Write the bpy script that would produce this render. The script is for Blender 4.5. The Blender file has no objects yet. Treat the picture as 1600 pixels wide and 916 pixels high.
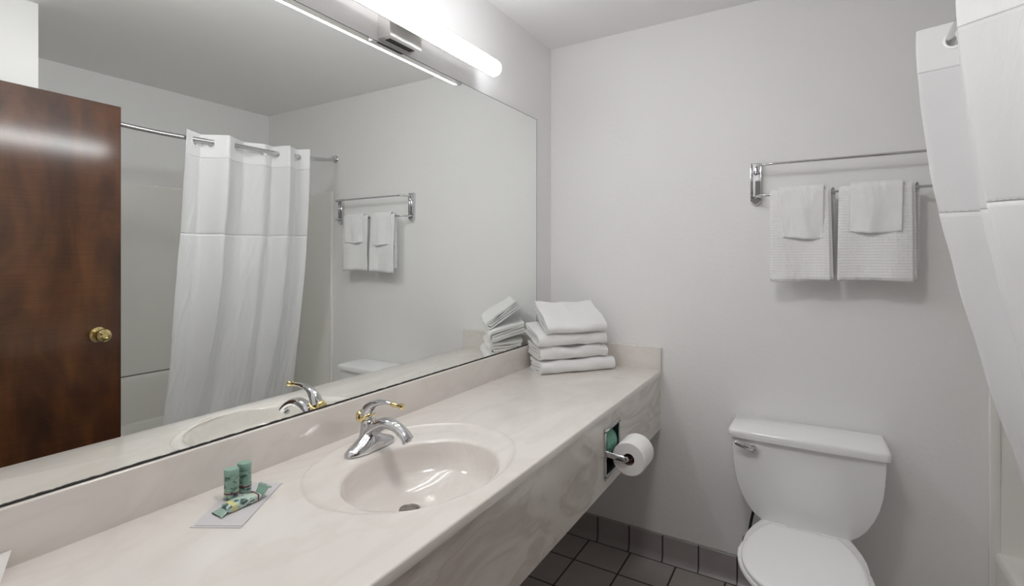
import bpy, bmesh, math, random
from mathutils import Vector, Matrix, noise
random.seed(7)
S = bpy.context.scene
COL = S.collection
PI = math.pi

# ------------------------------------------------------------------ camera, world, exposure
CAM = (1.16, 0.0, 1.378)
cam = bpy.data.cameras.new('camera'); camo = bpy.data.objects.new('camera', cam); COL.objects.link(camo)
camo.location = CAM
camo.rotation_euler = (math.radians(90), 0, math.radians(31.07))
cam.sensor_width = 36; cam.lens = 785 / 1600 * 36
cam.shift_y = -(458 - 401) / 1600
cam.clip_start = 0.02
S.camera = camo
S.view_settings.view_transform = 'Standard'; S.view_settings.look = 'None'
S.view_settings.gamma = 1; S.view_settings.use_curve_mapping = False
S.view_settings.exposure = 0.68
S.cycles.max_bounces = 16; S.cycles.diffuse_bounces = 10; S.cycles.glossy_bounces = 8
TUBE_STRENGTH = 12.0
FILL_STRENGTH = 23.0
w = bpy.data.worlds.new('world'); S.world = w; w.use_nodes = True
w.node_tree.nodes['Background'].inputs[0].default_value = (1.0, 0.965, 0.93, 1)
w.node_tree.nodes['Background'].inputs[1].default_value = 0.12

# ------------------------------------------------------------------ materials
def new_mat(name):
    m = bpy.data.materials.new(name); m.use_nodes = True
    nt = m.node_tree
    return m, nt, nt.nodes['Principled BSDF']
def pset(b, col=None, rough=None, metal=None, coat=None, coat_r=None, spec=None, trans=None, sheen=None, sss=None):
    if col is not None: b.inputs['Base Color'].default_value = (*col, 1)
    if rough is not None: b.inputs['Roughness'].default_value = rough
    if metal is not None: b.inputs['Metallic'].default_value = metal
    if coat is not None: b.inputs['Coat Weight'].default_value = coat
    if coat_r is not None: b.inputs['Coat Roughness'].default_value = coat_r
    if spec is not None: b.inputs['Specular IOR Level'].default_value = spec
    if sheen is not None: b.inputs['Sheen Weight'].default_value = sheen
def simple(name, col, rough=.5, bump=None, **k):
    m, nt, b = new_mat(name); pset(b, col, rough, **k)
    if bump:
        sc, st, dist = bump
        add_bump(nt, b, sc, st, dist)
    return m
def coords(nt, scale=(1, 1, 1), rot=(0, 0, 0)):
    tc = nt.nodes.new('ShaderNodeTexCoord'); mp = nt.nodes.new('ShaderNodeMapping')
    mp.inputs['Scale'].default_value = scale; mp.inputs['Rotation'].default_value = rot
    nt.links.new(tc.outputs['Object'], mp.inputs['Vector']); return mp.outputs['Vector']
def add_bump(nt, b, sc, st, dist, detail=3):
    n = nt.nodes.new('ShaderNodeTexNoise'); n.inputs['Scale'].default_value = sc; n.inputs['Detail'].default_value = detail
    nt.links.new(coords(nt), n.inputs['Vector'])
    bp = nt.nodes.new('ShaderNodeBump'); bp.inputs['Strength'].default_value = st; bp.inputs['Distance'].default_value = dist
    nt.links.new(n.outputs['Fac'], bp.inputs['Height']); nt.links.new(bp.outputs['Normal'], b.inputs['Normal'])
def ramp(nt, fac, stops):
    r = nt.nodes.new('ShaderNodeValToRGB'); el = r.color_ramp.elements
    el[0].position, el[0].color = stops[0][0], (*stops[0][1], 1)
    el[1].position, el[1].color = stops[-1][0], (*stops[-1][1], 1)
    for p, c in stops[1:-1]:
        e = el.new(p); e.color = (*c, 1)
    nt.links.new(fac, r.inputs['Fac']); return r.outputs['Color']

M = {}
M['wall'] = simple('wall_paint', (.86, .855, .855), .55, bump=(55, .22, .004))
M['ceiling'] = simple('ceiling_paint', (.88, .875, .87), .7, bump=(90, .15, .003))
M['trim'] = simple('white_trim_paint', (.8, .79, .77), .35)
M['chrome'] = simple('chrome', (.66, .66, .68), .07, metal=1)
M['chrome_dull'] = simple('brushed_chrome', (.62, .62, .63), .2, metal=1)
M['brass'] = simple('brass', (.83, .68, .33), .12, metal=1)
M['porcelain'] = simple('white_porcelain', (.88, .88, .885), .12, coat=.4, coat_r=.05)
M['seat'] = simple('white_seat_plastic', (.92, .92, .93), .25)
M['fiberglass'] = simple('ivory_fibreglass', (.88, .87, .835), .18)
M['towel'] = simple('white_terry', (.90, .90, .90), .95, bump=(420, .55, .004), sheen=.3)
M['paper'] = simple('white_tissue_paper', (.86, .85, .84), .9, bump=(160, .2, .002))
M['card'] = simple('pale_lilac_paper', (.62, .60, .62), .6)
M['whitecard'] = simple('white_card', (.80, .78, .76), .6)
M['greenwrap'] = simple('green_tissue_wrap', (.20, .48, .36), .45, bump=(60, .8, .01))
M['dark'] = simple('dark_sealant', (.025, .024, .022), .5)
M['recess'] = simple('dark_recess_metal', (.10, .11, .10), .35, metal=.7)
M['hose'] = simple('dark_supply_hose', (.02, .02, .02), .4)
M['greencap'] = simple('sage_green_cap', (.27, .43, .36), .35)
M['wrapper'] = simple('sage_wrapper_film', (.30, .46, .38), .22, coat=.6)
M['maroon'] = simple('maroon_ink', (.16, .03, .07), .4)
M['blackrubber'] = simple('black_rubber', (.03, .03, .03), .5)

# mirror
m, nt, b = new_mat('silvered_mirror'); pset(b, (.965, .985, .965), 0.0, metal=1); M['mirror'] = m

# light tube diffuser
m, nt, b = new_mat('glowing_diffuser')
pset(b, (.9, .9, .9), .4)
b.inputs['Emission Color'].default_value = (.95, .975, 1.0, 1)
b.inputs['Emission Strength'].default_value = TUBE_STRENGTH
M['tube'] = m

# cultured marble, beige with soft veins
def marble(name, c1, c2, c3, rot):
    m, nt, b = new_mat(name); pset(b, rough=.16, coat=.5, coat_r=.05)
    v = coords(nt, (1.0, .45, 1.0), rot)
    n = nt.nodes.new('ShaderNodeTexNoise'); n.inputs['Scale'].default_value = 5; n.inputs['Detail'].default_value = 6
    n.inputs['Distortion'].default_value = 2.6; n.inputs['Roughness'].default_value = .5
    nt.links.new(v, n.inputs['Vector'])
    c = ramp(nt, n.outputs['Fac'], [(.34, c1), (.47, c2), (.55, c3), (.68, c2)])
    nt.links.new(c, b.inputs['Base Color']); return m
M['marble'] = marble('beige_cultured_marble', (.795, .755, .717), (.783, .742, .703), (.752, .710, .667), (0, 0, .3))
M['marble_front'] = marble('streaked_cultured_marble', (.82, .775, .72), (.78, .733, .676), (.65, .598, .536), (.75, 0, .2))

# tiles
def tile_mat(name, c1, c2, grout, sx, sy, ox, oy, plane='XY', g=.004):
    m, nt, b = new_mat(name); pset(b, rough=.35)
    tc = nt.nodes.new('ShaderNodeTexCoord')
    sep = nt.nodes.new('ShaderNodeSeparateXYZ'); nt.links.new(tc.outputs['Object'], sep.inputs[0])
    cmb = nt.nodes.new('ShaderNodeCombineXYZ')
    nt.links.new(sep.outputs['X'], cmb.inputs['X']); nt.links.new(sep.outputs['Y' if plane == 'XY' else 'Z'], cmb.inputs['Y'])
    mp = nt.nodes.new('ShaderNodeMapping'); mp.inputs['Location'].default_value = (-ox, -oy, 0)
    nt.links.new(cmb.outputs[0], mp.inputs['Vector'])
    br = nt.nodes.new('ShaderNodeTexBrick'); br.offset = 0; br.squash = 1
    br.inputs['Scale'].default_value = 1; br.inputs['Brick Width'].default_value = sx; br.inputs['Row Height'].default_value = sy
    br.inputs['Mortar Size'].default_value = g; br.inputs['Mortar Smooth'].default_value = .1; br.inputs['Bias'].default_value = -.2
    br.inputs['Color1'].default_value = (*c1, 1); br.inputs['Color2'].default_value = (*c2, 1); br.inputs['Mortar'].default_value = (*grout, 1)
    nt.links.new(mp.outputs[0], br.inputs['Vector']); 
    n = nt.nodes.new('ShaderNodeTexNoise'); n.inputs['Scale'].default_value = 14; n.inputs['Detail'].default_value = 4
    nt.links.new(tc.outputs['Object'], n.inputs['Vector'])
    mx = nt.nodes.new('ShaderNodeMix'); mx.data_type = 'RGBA'; mx.blend_type = 'MULTIPLY'; mx.inputs[0].default_value = .2
    nt.links.new(br.outputs['Color'], mx.inputs[6]); nt.links.new(n.outputs['Fac'], mx.inputs[7])
    nt.links.new(mx.outputs[2], b.inputs['Base Color'])
    bp = nt.nodes.new('ShaderNodeBump'); bp.invert = True; bp.inputs['Strength'].default_value = .5; bp.inputs['Distance'].default_value = .002
    nt.links.new(br.outputs['Fac'], bp.inputs['Height']); nt.links.new(bp.outputs['Normal'], b.inputs['Normal'])
    return m
M['floor'] = tile_mat('taupe_floor_tile', (.47, .425, .405), (.44, .40, .38), (.045, .037, .032), .205, .209, .222, 2.102)
M['basetile'] = tile_mat('taupe_base_tile', (.42, .385, .38), (.39, .36, .355), (.045, .037, .032), .1555, .40, .258, -.1, 'XZ', .0035)
M['grout'] = simple('grey_grout', (.42, .40, .38), .8)

# door wood
m, nt, b = new_mat('dark_mahogany_veneer'); pset(b, rough=.42, coat=.75, coat_r=.14, spec=.15); b.inputs['Coat IOR'].default_value = 1.7
v = coords(nt, (1, 3.2, 1.1))
n = nt.nodes.new('ShaderNodeTexNoise'); n.inputs['Scale'].default_value = 2.2; n.inputs['Detail'].default_value = 6; n.inputs['Distortion'].default_value = .5
nt.links.new(v, n.inputs['Vector'])
v2 = coords(nt, (1, 1.2, 45))
n2 = nt.nodes.new('ShaderNodeTexNoise'); n2.inputs['Scale'].default_value = 5; n2.inputs['Detail'].default_value = 5
nt.links.new(v2, n2.inputs['Vector'])
c = ramp(nt, n.outputs['Fac'], [(.3, (.030, .010, .004)), (.5, (.076, .024, .007)), (.72, (.140, .050, .013))])
mx = nt.nodes.new('ShaderNodeMix'); mx.data_type = 'RGBA'; mx.blend_type = 'MULTIPLY'; mx.inputs[0].default_value = .35
c2 = ramp(nt, n2.outputs['Fac'], [(.3, (.45, .4, .4)), (.65, (1, 1, 1))])
nt.links.new(c, mx.inputs[6]); nt.links.new(c2, mx.inputs[7]); nt.links.new(mx.outputs[2], b.inputs['Base Color'])
M['wood'] = m

# fabrics
def cloth(name, col, trl, see):
    m, nt, b = new_mat(name); pset(b, col, .8)
    out = nt.nodes['Material Output']
    t = nt.nodes.new('ShaderNodeBsdfTranslucent'); t.inputs[0].default_value = (*col, 1)
    mx = nt.nodes.new('ShaderNodeMixShader'); mx.inputs[0].default_value = trl
    nt.links.new(b.outputs[0], mx.inputs[1]); nt.links.new(t.outputs[0], mx.inputs[2])
    tr = nt.nodes.new('ShaderNodeBsdfTransparent')
    mx2 = nt.nodes.new('ShaderNodeMixShader'); mx2.inputs[0].default_value = see
    nt.links.new(mx.outputs[0], mx2.inputs[1]); nt.links.new(tr.outputs[0], mx2.inputs[2])
    nt.links.new(mx2.outputs[0], out.inputs[0])
    n = nt.nodes.new('ShaderNodeTexNoise'); n.inputs['Scale'].default_value = 9; n.inputs['Detail'].default_value = 5
    n.inputs['Distortion'].default_value = 1.0
    nt.links.new(coords(nt, (1, 1, .35)), n.inputs['Vector'])
    bp = nt.nodes.new('ShaderNodeBump'); bp.inputs['Strength'].default_value = .35; bp.inputs['Distance'].default_value = .02
    nt.links.new(n.outputs['Fac'], bp.inputs['Height']); nt.links.new(bp.outputs['Normal'], b.inputs['Normal'])
    return m
M['curtain'] = cloth('white_polyester', (.93, .93, .94), .12, 0.0)
M['header'] = cloth('white_header_cloth', (.93, .93, .94), .08, 0.0)
M['sheer'] = cloth('sheer_white_voile', (.92, .92, .93), .18, .10)

# waffle towel
m, nt, b = new_mat('white_waffle_towel'); pset(b, (.86, .86, .865), .95, sheen=.3)
wv = []
for ax in ('X', 'Z'):
    q = nt.nodes.new('ShaderNodeTexWave'); q.bands_direction = ax; q.inputs['Scale'].default_value = 22 if ax == 'X' else 30
    q.inputs['Distortion'].default_value = .8; q.inputs['Detail'].default_value = 2
    nt.links.new(coords(nt), q.inputs['Vector']); wv.append(q)
ad = nt.nodes.new('ShaderNodeMath'); ad.operation = 'ADD'
nt.links.new(wv[0].outputs['Fac'], ad.inputs[0]); nt.links.new(wv[1].outputs['Fac'], ad.inputs[1])
nn = nt.nodes.new('ShaderNodeTexNoise'); nn.inputs['Scale'].default_value = 350; nt.links.new(coords(nt), nn.inputs['Vector'])
ad2 = nt.nodes.new('ShaderNodeMath'); ad2.operation = 'ADD'
nt.links.new(ad.outputs[0], ad2.inputs[0]); nt.links.new(nn.outputs['Fac'], ad2.inputs[1])
bp = nt.nodes.new('ShaderNodeBump'); bp.inputs['Strength'].default_value = .3; bp.inputs['Distance'].default_value = .0022
nt.links.new(ad2.outputs[0], bp.inputs['Height']); nt.links.new(bp.outputs['Normal'], b.inputs['Normal'])
M['waffle'] = m

# printed amenity labels: sage with cream bloom and dark lettering blotches
def print_mat(name, base, seed, zc):
    m, nt, b = new_mat(name); pset(b, base, .3, coat=.5)
    n = nt.nodes.new('ShaderNodeTexNoise'); n.inputs['Scale'].default_value = 75; n.inputs['Detail'].default_value = 2
    mp = coords(nt, (1, 1, 1.6)); nt.links.new(mp, n.inputs['Vector'])
    n.inputs['Distortion'].default_value = seed
    c = ramp(nt, n.outputs['Fac'], [(.38, (.05, .10, .09)), (.47, base), (.60, base), (.70, (.62, .62, .30))])
    nt.links.new(c, b.inputs['Base Color']); return m
M['print'] = print_mat('printed_sage_label', (.25, .40, .33), .4, .03)
M['wrapprint'] = print_mat('printed_wrapper_panel', (.52, .66, .60), .8, .03)
M['cream'] = simple('cream_yellow_ink', (.66, .64, .30), .35)

# ------------------------------------------------------------------ mesh helpers
def mesh_obj(name, bm, mat, parent=None, smooth=True, angle=40):
    bmesh.ops.recalc_face_normals(bm, faces=bm.faces)
    me = bpy.data.meshes.new(name); bm.to_mesh(me); bm.free()
    me.materials.append(mat)
    if smooth:
        me.polygons.foreach_set('use_smooth', [True] * len(me.polygons))
        me.set_sharp_from_angle(angle=math.radians(angle))
    o = bpy.data.objects.new(name, me); COL.objects.link(o)
    if parent is not None:
        o.parent = parent
        o.matrix_parent_inverse = parent.matrix_world.inverted() if parent.type != 'EMPTY' else Matrix.Translation(-parent.location)
    return o
def thing(name, loc, label, cat, group=None):
    o = bpy.data.objects.new(name, None); COL.objects.link(o); o.location = loc; o.empty_display_size = .05
    o['label'] = label; o['category'] = cat
    if group: o['group'] = group
    return o
def tag(o, label, cat, group=None):
    o['label'] = label; o['category'] = cat
    if group: o['group'] = group
    return o
def struct(name, bm, mat, parent=None, **k):
    o = mesh_obj(name, bm, mat, parent, **k)
    if parent is None: o['kind'] = 'structure'
    return o
def box(bm, x0, x1, y0, y1, z0, z1, bev=0, seg=2, mtx=None):
    r = bmesh.ops.create_cube(bm, size=1)
    vs = r['verts']
    for v in vs:
        v.co = Vector((x0 + (v.co.x + .5) * (x1 - x0), y0 + (v.co.y + .5) * (y1 - y0), z0 + (v.co.z + .5) * (z1 - z0)))
    if bev:
        es = list({e for v in vs for e in v.link_edges})
        g = bmesh.ops.bevel(bm, geom=es, offset=bev, segments=seg, profile=.5, affect='EDGES')
        vs = list({v for f in g['faces'] for v in f.verts} | {v for v in vs if v.is_valid})
    if mtx:
        for v in vs: v.co = mtx @ v.co
    return bm
def B(*a, **k): return box(bmesh.new(), *a, **k)
def loft(bm, rings, cap0=True, cap1=True, closed=True):
    R = [[bm.verts.new(p) for p in r] for r in rings]
    n = len(R[0])
    for a, b_ in zip(R[:-1], R[1:]):
        for i in range(n if closed else n - 1):
            j = (i + 1) % n
            bm.faces.new((a[i], a[j], b_[j], b_[i]))
    if cap0 and closed: bm.faces.new(list(reversed(R[0])))
    if cap1 and closed: bm.faces.new(R[-1])
    return R
def tube(bm, pts, rad, n=14, flat=None, up=Vector((0, 0, 1)), cap=True):
    """swept tube; rad = number or list; flat = (width factor) list for elliptical section across 'side'"""
    P = [Vector(p) for p in pts]
    if not isinstance(rad, (list, tuple)): rad = [rad] * len(P)
    rings = []; prevside = None
    for i, p in enumerate(P):
        t = (P[min(i + 1, len(P) - 1)] - P[max(i - 1, 0)]).normalized()
        u = up if abs(t.dot(up)) < .97 else Vector((1, 0, 0))
        if prevside is None: side = t.cross(u).normalized()
        else:
            side = (prevside - t * prevside.dot(t)).normalized()
        prevside = side
        nrm = side.cross(t).normalized()
        fx = flat[i] if flat else 1
        rings.append([p + side * (math.cos(a) * rad[i] * fx) + nrm * (math.sin(a) * rad[i]) for a in [2 * PI * k / n for k in range(n)]])
    loft(bm, rings, cap, cap); return bm
def catmull(pts, k=6):
    P = [Vector(p) for p in pts]; out = []
    for i in range(len(P) - 1):
        p0 = P[max(i - 1, 0)]; p1 = P[i]; p2 = P[i + 1]; p3 = P[min(i + 2, len(P) - 1)]
        for j in range(k):
            t = j / k
            out.append(.5 * ((2 * p1) + (p2 - p0) * t + (2 * p0 - 5 * p1 + 4 * p2 - p3) * t * t + (3 * p1 - p0 - 3 * p2 + p3) * t ** 3))
    out.append(P[-1]); return out
def lathe(bm, prof, origin=(0, 0, 0), axis='Z', n=28, mtx=None):
    """prof: list of (r, h)"""
    o = Vector(origin); rings = []
    for r, h in prof:
        ring = []
        for k in range(n):
            a = 2 * PI * k / n; c, s = math.cos(a) * max(r, 1e-5), math.sin(a) * max(r, 1e-5)
            p = {'Z': Vector((c, s, h)), 'X': Vector((h, c, s)), 'Y': Vector((s, h, c))}[axis]
            if mtx: p = mtx @ p
            ring.append(o + p)
        rings.append(ring)
    loft(bm, rings, True, True); return bm
def solid(o, t, off=0):
    md = o.modifiers.new('thickness', 'SOLIDIFY'); md.thickness = t; md.offset = off
def subs(o, l=1):
    md = o.modifiers.new('smooth', 'SUBSURF'); md.levels = l; md.render_levels = l
def grid(bm, nu, nv, f):
    V = [[bm.verts.new(f(i / nu, j / nv)) for j in range(nv + 1)] for i in range(nu + 1)]
    for i in range(nu):
        for j in range(nv):
            bm.faces.new((V[i][j], V[i + 1][j], V[i + 1][j + 1], V[i][j + 1]))
    return bm
def lerp(a, b_, t): return a + (b_ - a) * t
def interp(t, xs, ys):
    if t <= xs[0]: return ys[0]
    for i in range(len(xs) - 1):
        if t <= xs[i + 1]: return lerp(ys[i], ys[i + 1], (t - xs[i]) / (xs[i + 1] - xs[i]))
    return ys[-1]
def sstep(t): t = max(0, min(1, t)); return t * t * (3 - 2 * t)

# ------------------------------------------------------------------ the room
D = 2.313; W = 2.40; XR = 1.65; YT = .782; YF = .08; H = 2.44; T = .1
struct('floor', B(-T, W + T, -.04, D + T, -.06, 0), M['floor'], smooth=False)
struct('ceiling', B(-T, W + T, -.04, D + T, H, H + .08), M['ceiling'], smooth=False)
struct('wall_left', B(-T, 0, -.04, D + T, 0, H), M['wall'], smooth=False)
struct('wall_back', B(0, W + T, D, D + T, 0, H), M['wall'], smooth=False)
struct('wall_tub', B(W, W + T, YT - .1, D, 0, H), M['wall'], smooth=False)
bm = bmesh.new(); box(bm, XR, W, YT - .1, YT, 0, H); box(bm, XR, XR + .1, -.04, YT - .1, 0, H)
struct('wall_right', bm, M['wall'], smooth=False)
bm = bmesh.new()
box(bm, 0, .55, -.04, YF, 0, H); box(bm, 1.51, XR, -.04, YF, 0, H); box(bm, .55, 1.51, -.04, YF, 2.075, H)
struct('wall_front', bm, M['wall'], smooth=False)
bm = bmesh.new()
for x0, x1 in ((.55, .568), (1.492, 1.51)): box(bm, x0, x1, -.045, YF + .004, 0, 2.06, .002)
box(bm, .55, 1.51, -.045, YF + .004, 2.06, 2.075, .002)
box(bm, .565, .575, YF, YF + .01, 0, 2.125, .002); box(bm, 1.56, 1.62, YF, YF + .012, 0, 2.125, .003); box(bm, .565, 1.62, YF, YF + .012, 2.07, 2.13, .003)
struct('trim_1', bm, M['trim'])

# tiled cove baseboard on the back wall (and along the mirror wall)
def base_profile(bm, a, b_, axis):
    prof = [(0, .112), (.006, .112), (.009, .109), (.009, .03), (.012, .014), (.022, .004), (.026, 0), (0, 0)]
    rings = []
    for s in (a, b_):
        rings.append([(s, D - d, z) if axis == 'x' else (d, s, z) for d, z in prof])
    loft(bm, rings)
bm = bmesh.new(); base_profile(bm, .0, 1.68, 'x')
o = struct('baseboard_back', bm, M['basetile'])
bm = bmesh.new(); box(bm, 0, 1.68, D - .031, D - .026, -.0005, .0006)
struct('baseboard_joint', bm, simple('dark_grout', (.045, .037, .032), .8), o, smooth=False)
bm = bmesh.new()
box(bm, 0, 1.68, D - .007, D - .0002, .112, .1165, .001)
struct('baseboard_cap', bm, M['grout'], o)
bm = bmesh.new(); base_profile(bm, YF, D, 'y')
struct('baseboard_left', bm, M['grout'])

# ------------------------------------------------------------------ vanity
SP = .015
VAN = thing('vanity_counter', (0, 1.2, .861), 'long beige marble vanity counter with an oval sink, fixed along the mirror wall', 'vanity')
cx, cy, ea, eb = .29, .975, .235, .295       # moulded outer oval
bx_, by_, ba, bb = .342, .942, .172, .21      # bowl
ZT = .861
X0, X1, Y0, Y1 = 0.0, .562, YF, D
NA = 96
angs = [2 * PI * k / NA for k in range(NA)]
def rect_hit(a):
    dx, dy = math.cos(a), math.sin(a); ts = []
    if dx > 1e-9: ts.append((X1 - cx) / dx)
    if dx < -1e-9: ts.append((X0 - cx) / dx)
    if dy > 1e-9: ts.append((Y1 - cy) / dy)
    if dy < -1e-9: ts.append((Y0 - cy) / dy)
    t = min(ts); return cx + dx * t, cy + dy * t
corner = [math.atan2(y - cy, x - cx) % (2 * PI) for x in (X0, X1) for y in (Y0, Y1)]
for ca in corner:                              # snap the nearest ray to each corner
    k = min(range(NA), key=lambda i: abs(angs[i] - ca)); angs[k] = ca
def E(a, s=1.0, A=ea, Bq=eb, ox=cx, oy=cy):
    return ox + A * s * math.cos(a), oy + Bq * s * math.sin(a)
def ell_ray(a, s):
    dx, dy = math.cos(a), math.sin(a); t = s / math.sqrt((dx / ea) ** 2 + (dy / eb) ** 2)
    return cx + dx * t, cy + dy * t
rings = []
outer = [rect_hit(a) for a in angs]
rings.append([(x, y, ZT - .022) for x, y in outer])
rings.append([(x, y, ZT - .004) for x, y in outer])
rings.append([(cx + (x - cx) * .992 if abs(x - X1) < .001 else x, y, ZT - .001) for x, y in outer])
rings.append([(cx + (x - cx) * .98 if abs(x - X1) < .001 else x, y, ZT) for x, y in outer])
rings.append([(*ell_ray(a, 1.0), ZT) for a in angs])
bm = bmesh.new(); loft(bm, rings, False, False)
mesh_obj('worktop', bm, M['marble'], VAN, angle=50)
rings = [[(*ell_ray(a, 1.0), ZT) for a in angs], [(*ell_ray(a, .992), ZT + .0003) for a in angs],
         [(*ell_ray(a, .982), ZT - .0012) for a in angs], [(*ell_ray(a, .968), ZT - .0042) for a in angs]]
def mixring(k, z):
    return [(lerp(ell_ray(a, .965)[0], E(a, 1, ba, bb, bx_, by_)[0], k), lerp(ell_ray(a, .965)[1], E(a, 1, ba, bb, bx_, by_)[1], k), z) for a in angs]
rings += [mixring(.45, ZT - .0045), mixring(.9, ZT - .005)]
for s, z in ((1.0, .0075), (.985, .013), (.965, .024), (.93, .044), (.87, .072), (.78, .082), (.65, .095), (.5, .106), (.33, .1115), (.2, .1135), (.115, .1145)):
    ox, oy = lerp(bx_ - .052, bx_, s), lerp(by_ + .0, by_, s)
    rings.append([(*E(a, s, ba, bb, ox, oy), ZT - z) for a in angs])
bm = bmesh.new(); loft(bm, rings, False, False)
o = mesh_obj('sink_bowl', bm, M['marble'], VAN, angle=60)
md = o.modifiers.new('thickness', 'SOLIDIFY'); md.thickness = .008; md.offset = -1
dx_, dy_ = bx_ - .046, by_ - .002
bm = bmesh.new(); lathe(bm, [(.006, -.012), (.019, -.012), (.021, .001), (.024, .0035), (.0265, .002), (.027, -.002)][::-1] if False else [(.027, -.003), (.0265, .002), (.024, .0035), (.021, .001), (.0195, -.004), (.017, -.002), (.015, .0005), (.001, .002)], (dx_, dy_, ZT - .1132))
mesh_obj('drain', bm, simple('tarnished_chrome', (.34, .31, .29), .4, metal=.8), VAN)
mesh_obj('backsplash', B(0, SP, YF, D, ZT - .003, .9625, .0035, 3), M['marble'], VAN)
mesh_obj('side_splash', B(SP, .563, D - SP, D, ZT - .003, .966, .003, 3), M['marble'], VAN)
# front apron with an opening for the paper holder
AZ0, AZ1, HY0, HY1, HZ0, HZ1 = .595, ZT - .0225, 1.6, 1.738, .637, .793
bm = bmesh.new()
ys = [YF, HY0, HY1, D]; zs = [AZ0, HZ0, HZ1, AZ1]
for xx, flip in ((.54, 0), (.5585, 1)):
    V = [[bm.verts.new((xx, y, z)) for z in zs] for y in ys]
    for i in range(3):
        for j in range(3):
            if i == 1 and j == 1: continue
            bm.faces.new((V[i][j], V[i + 1][j], V[i + 1][j + 1], V[i][j + 1]))
bm.verts.ensure_lookup_table()
def V_(s, i, j): return bm.verts[s * 16 + i * 4 + j]
def wall_strip(idx):
    for (a, b_) in zip(idx, idx[1:] + idx[:1]):
        bm.faces.new((V_(0, *a), V_(0, *b_), V_(1, *b_), V_(1, *a)))
wall_strip([(0, 0), (1, 0), (2, 0), (3, 0), (3, 1), (3, 2), (3, 3), (2, 3), (1, 3), (0, 3), (0, 2), (0, 1)])
wall_strip([(1, 1), (2, 1), (2, 2), (1, 2)])
mesh_obj('apron', bm, M['marble_front'], VAN, smooth=False)

# recessed paper holder
TPH = thing('toilet_paper_holder', (.56, 1.669, .715), 'chrome framed recessed toilet paper holder set into the marble vanity front', 'toilet paper holder')
bm = bmesh.new()
fo, fi, xa, xb = .008, .006, .559, .563
for (y0, y1, z0, z1) in ((HY0 - fo, HY1 + fo, HZ1 - fi, HZ1 + fo), (HY0 - fo, HY1 + fo, HZ0 - fo, HZ0 + fi), (HY0 - fo, HY0 + fi, HZ0, HZ1), (HY1 - fi, HY1 + fo, HZ0, HZ1)):
    box(bm, xa, xb, y0, y1, z0, z1, .001)
mesh_obj('frame', bm, M['chrome'], TPH)
bm = bmesh.new()
t = .002
box(bm, .44, .442, HY0, HY1, HZ0, HZ1); box(bm, .44, xa, HY0 + .0005, HY0 + t, HZ0, HZ1); box(bm, .44, xa, HY1 - t, HY1 - .0005, HZ0, HZ1)
box(bm, .44, xa, HY0, HY1, HZ0 + .0005, HZ0 + t); box(bm, .44, xa, HY0, HY1, HZ1 - t, HZ1 - .0005)
mesh_obj('recess_box', bm, M['recess'], TPH, smooth=False)
RC = Vector((.634, 1.623, .708))
bm = bmesh.new()
arm = catmull([(.52, 1.607, .715), (.57, 1.604, .715), (.610, 1.607, .711), (.628, 1.613, .708), (RC.x, 1.635, RC.z)], 5)
tube(bm, arm, [.0105 - .001 * (i / len(arm)) for i in range(len(arm))], 12, flat=[.3 + .6 * (i / len(arm)) ** 2 for i in range(len(arm))])
tube(bm, [(RC.x, 1.632, RC.z), (RC.x, 1.68, RC.z), (RC.x, 1.722, RC.z)], .0085, 16)
mesh_obj('roller_arm', bm, M['chrome'], TPH)
def roll(name, c, r, h, hole, mat, label, cat, y0):
    bm = bmesh.new()
    prof = [(hole, 0), (r - .003, 0), (r, .003), (r, h - .003), (r - .003, h), (hole, h), (hole, 0)]
    rings = [[(c.x + math.cos(a) * rr, y0 + hh, c.z + math.sin(a) * rr) for a in [2 * PI * k / 48 for k in range(48)]] for rr, hh in prof]
    loft(bm, rings, False, False); bmesh.ops.remove_doubles(bm, verts=bm.verts, dist=1e-5)
    return tag(mesh_obj(name, bm, mat), label, cat)
tp = roll('toilet_roll', RC, .056, .102, .0195, M['paper'], 'white toilet roll on the chrome arm of the holder in the vanity front', 'toilet paper', 1.618)
bm = bmesh.new()
rings = [[(RC.x + math.cos(a) * .0194, y, RC.z + math.sin(a) * .0194) for a in [2 * PI * k / 32 for k in range(32)]] for y in (1.6185, 1.7195)]
loft(bm, rings, False, False)
cc = mesh_obj('cardboard_core', bm, simple('brown_cardboard', (.20, .13, .09), .8), tp); solid(cc, .0008)
# spare roll wrapped in green tissue, inside the recess
bm = bmesh.new()
rings = []
for h, r in ((0, .012), (.002, .037), (.008, .049), (.02, .0505), (.08, .0505), (.098, .047), (.106, .035), (.108, .012)):
    rings.append([(.513 + math.cos(a) * r * (1 + .05 * noise.noise(Vector((a * 2.2, h * 40, 1)))), 1.622 + h, .726 + math.sin(a) * r * (1 + .05 * noise.noise(Vector((a * 2.2, h * 40, 7))))) for a in [2 * PI * k / 32 for k in range(32)]])
loft(bm, rings)
tag(mesh_obj('wrapped_spare_roll', bm, M['greenwrap']), 'green paper wrapped spare roll inside the recess behind the white roll', 'toilet paper')

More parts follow.
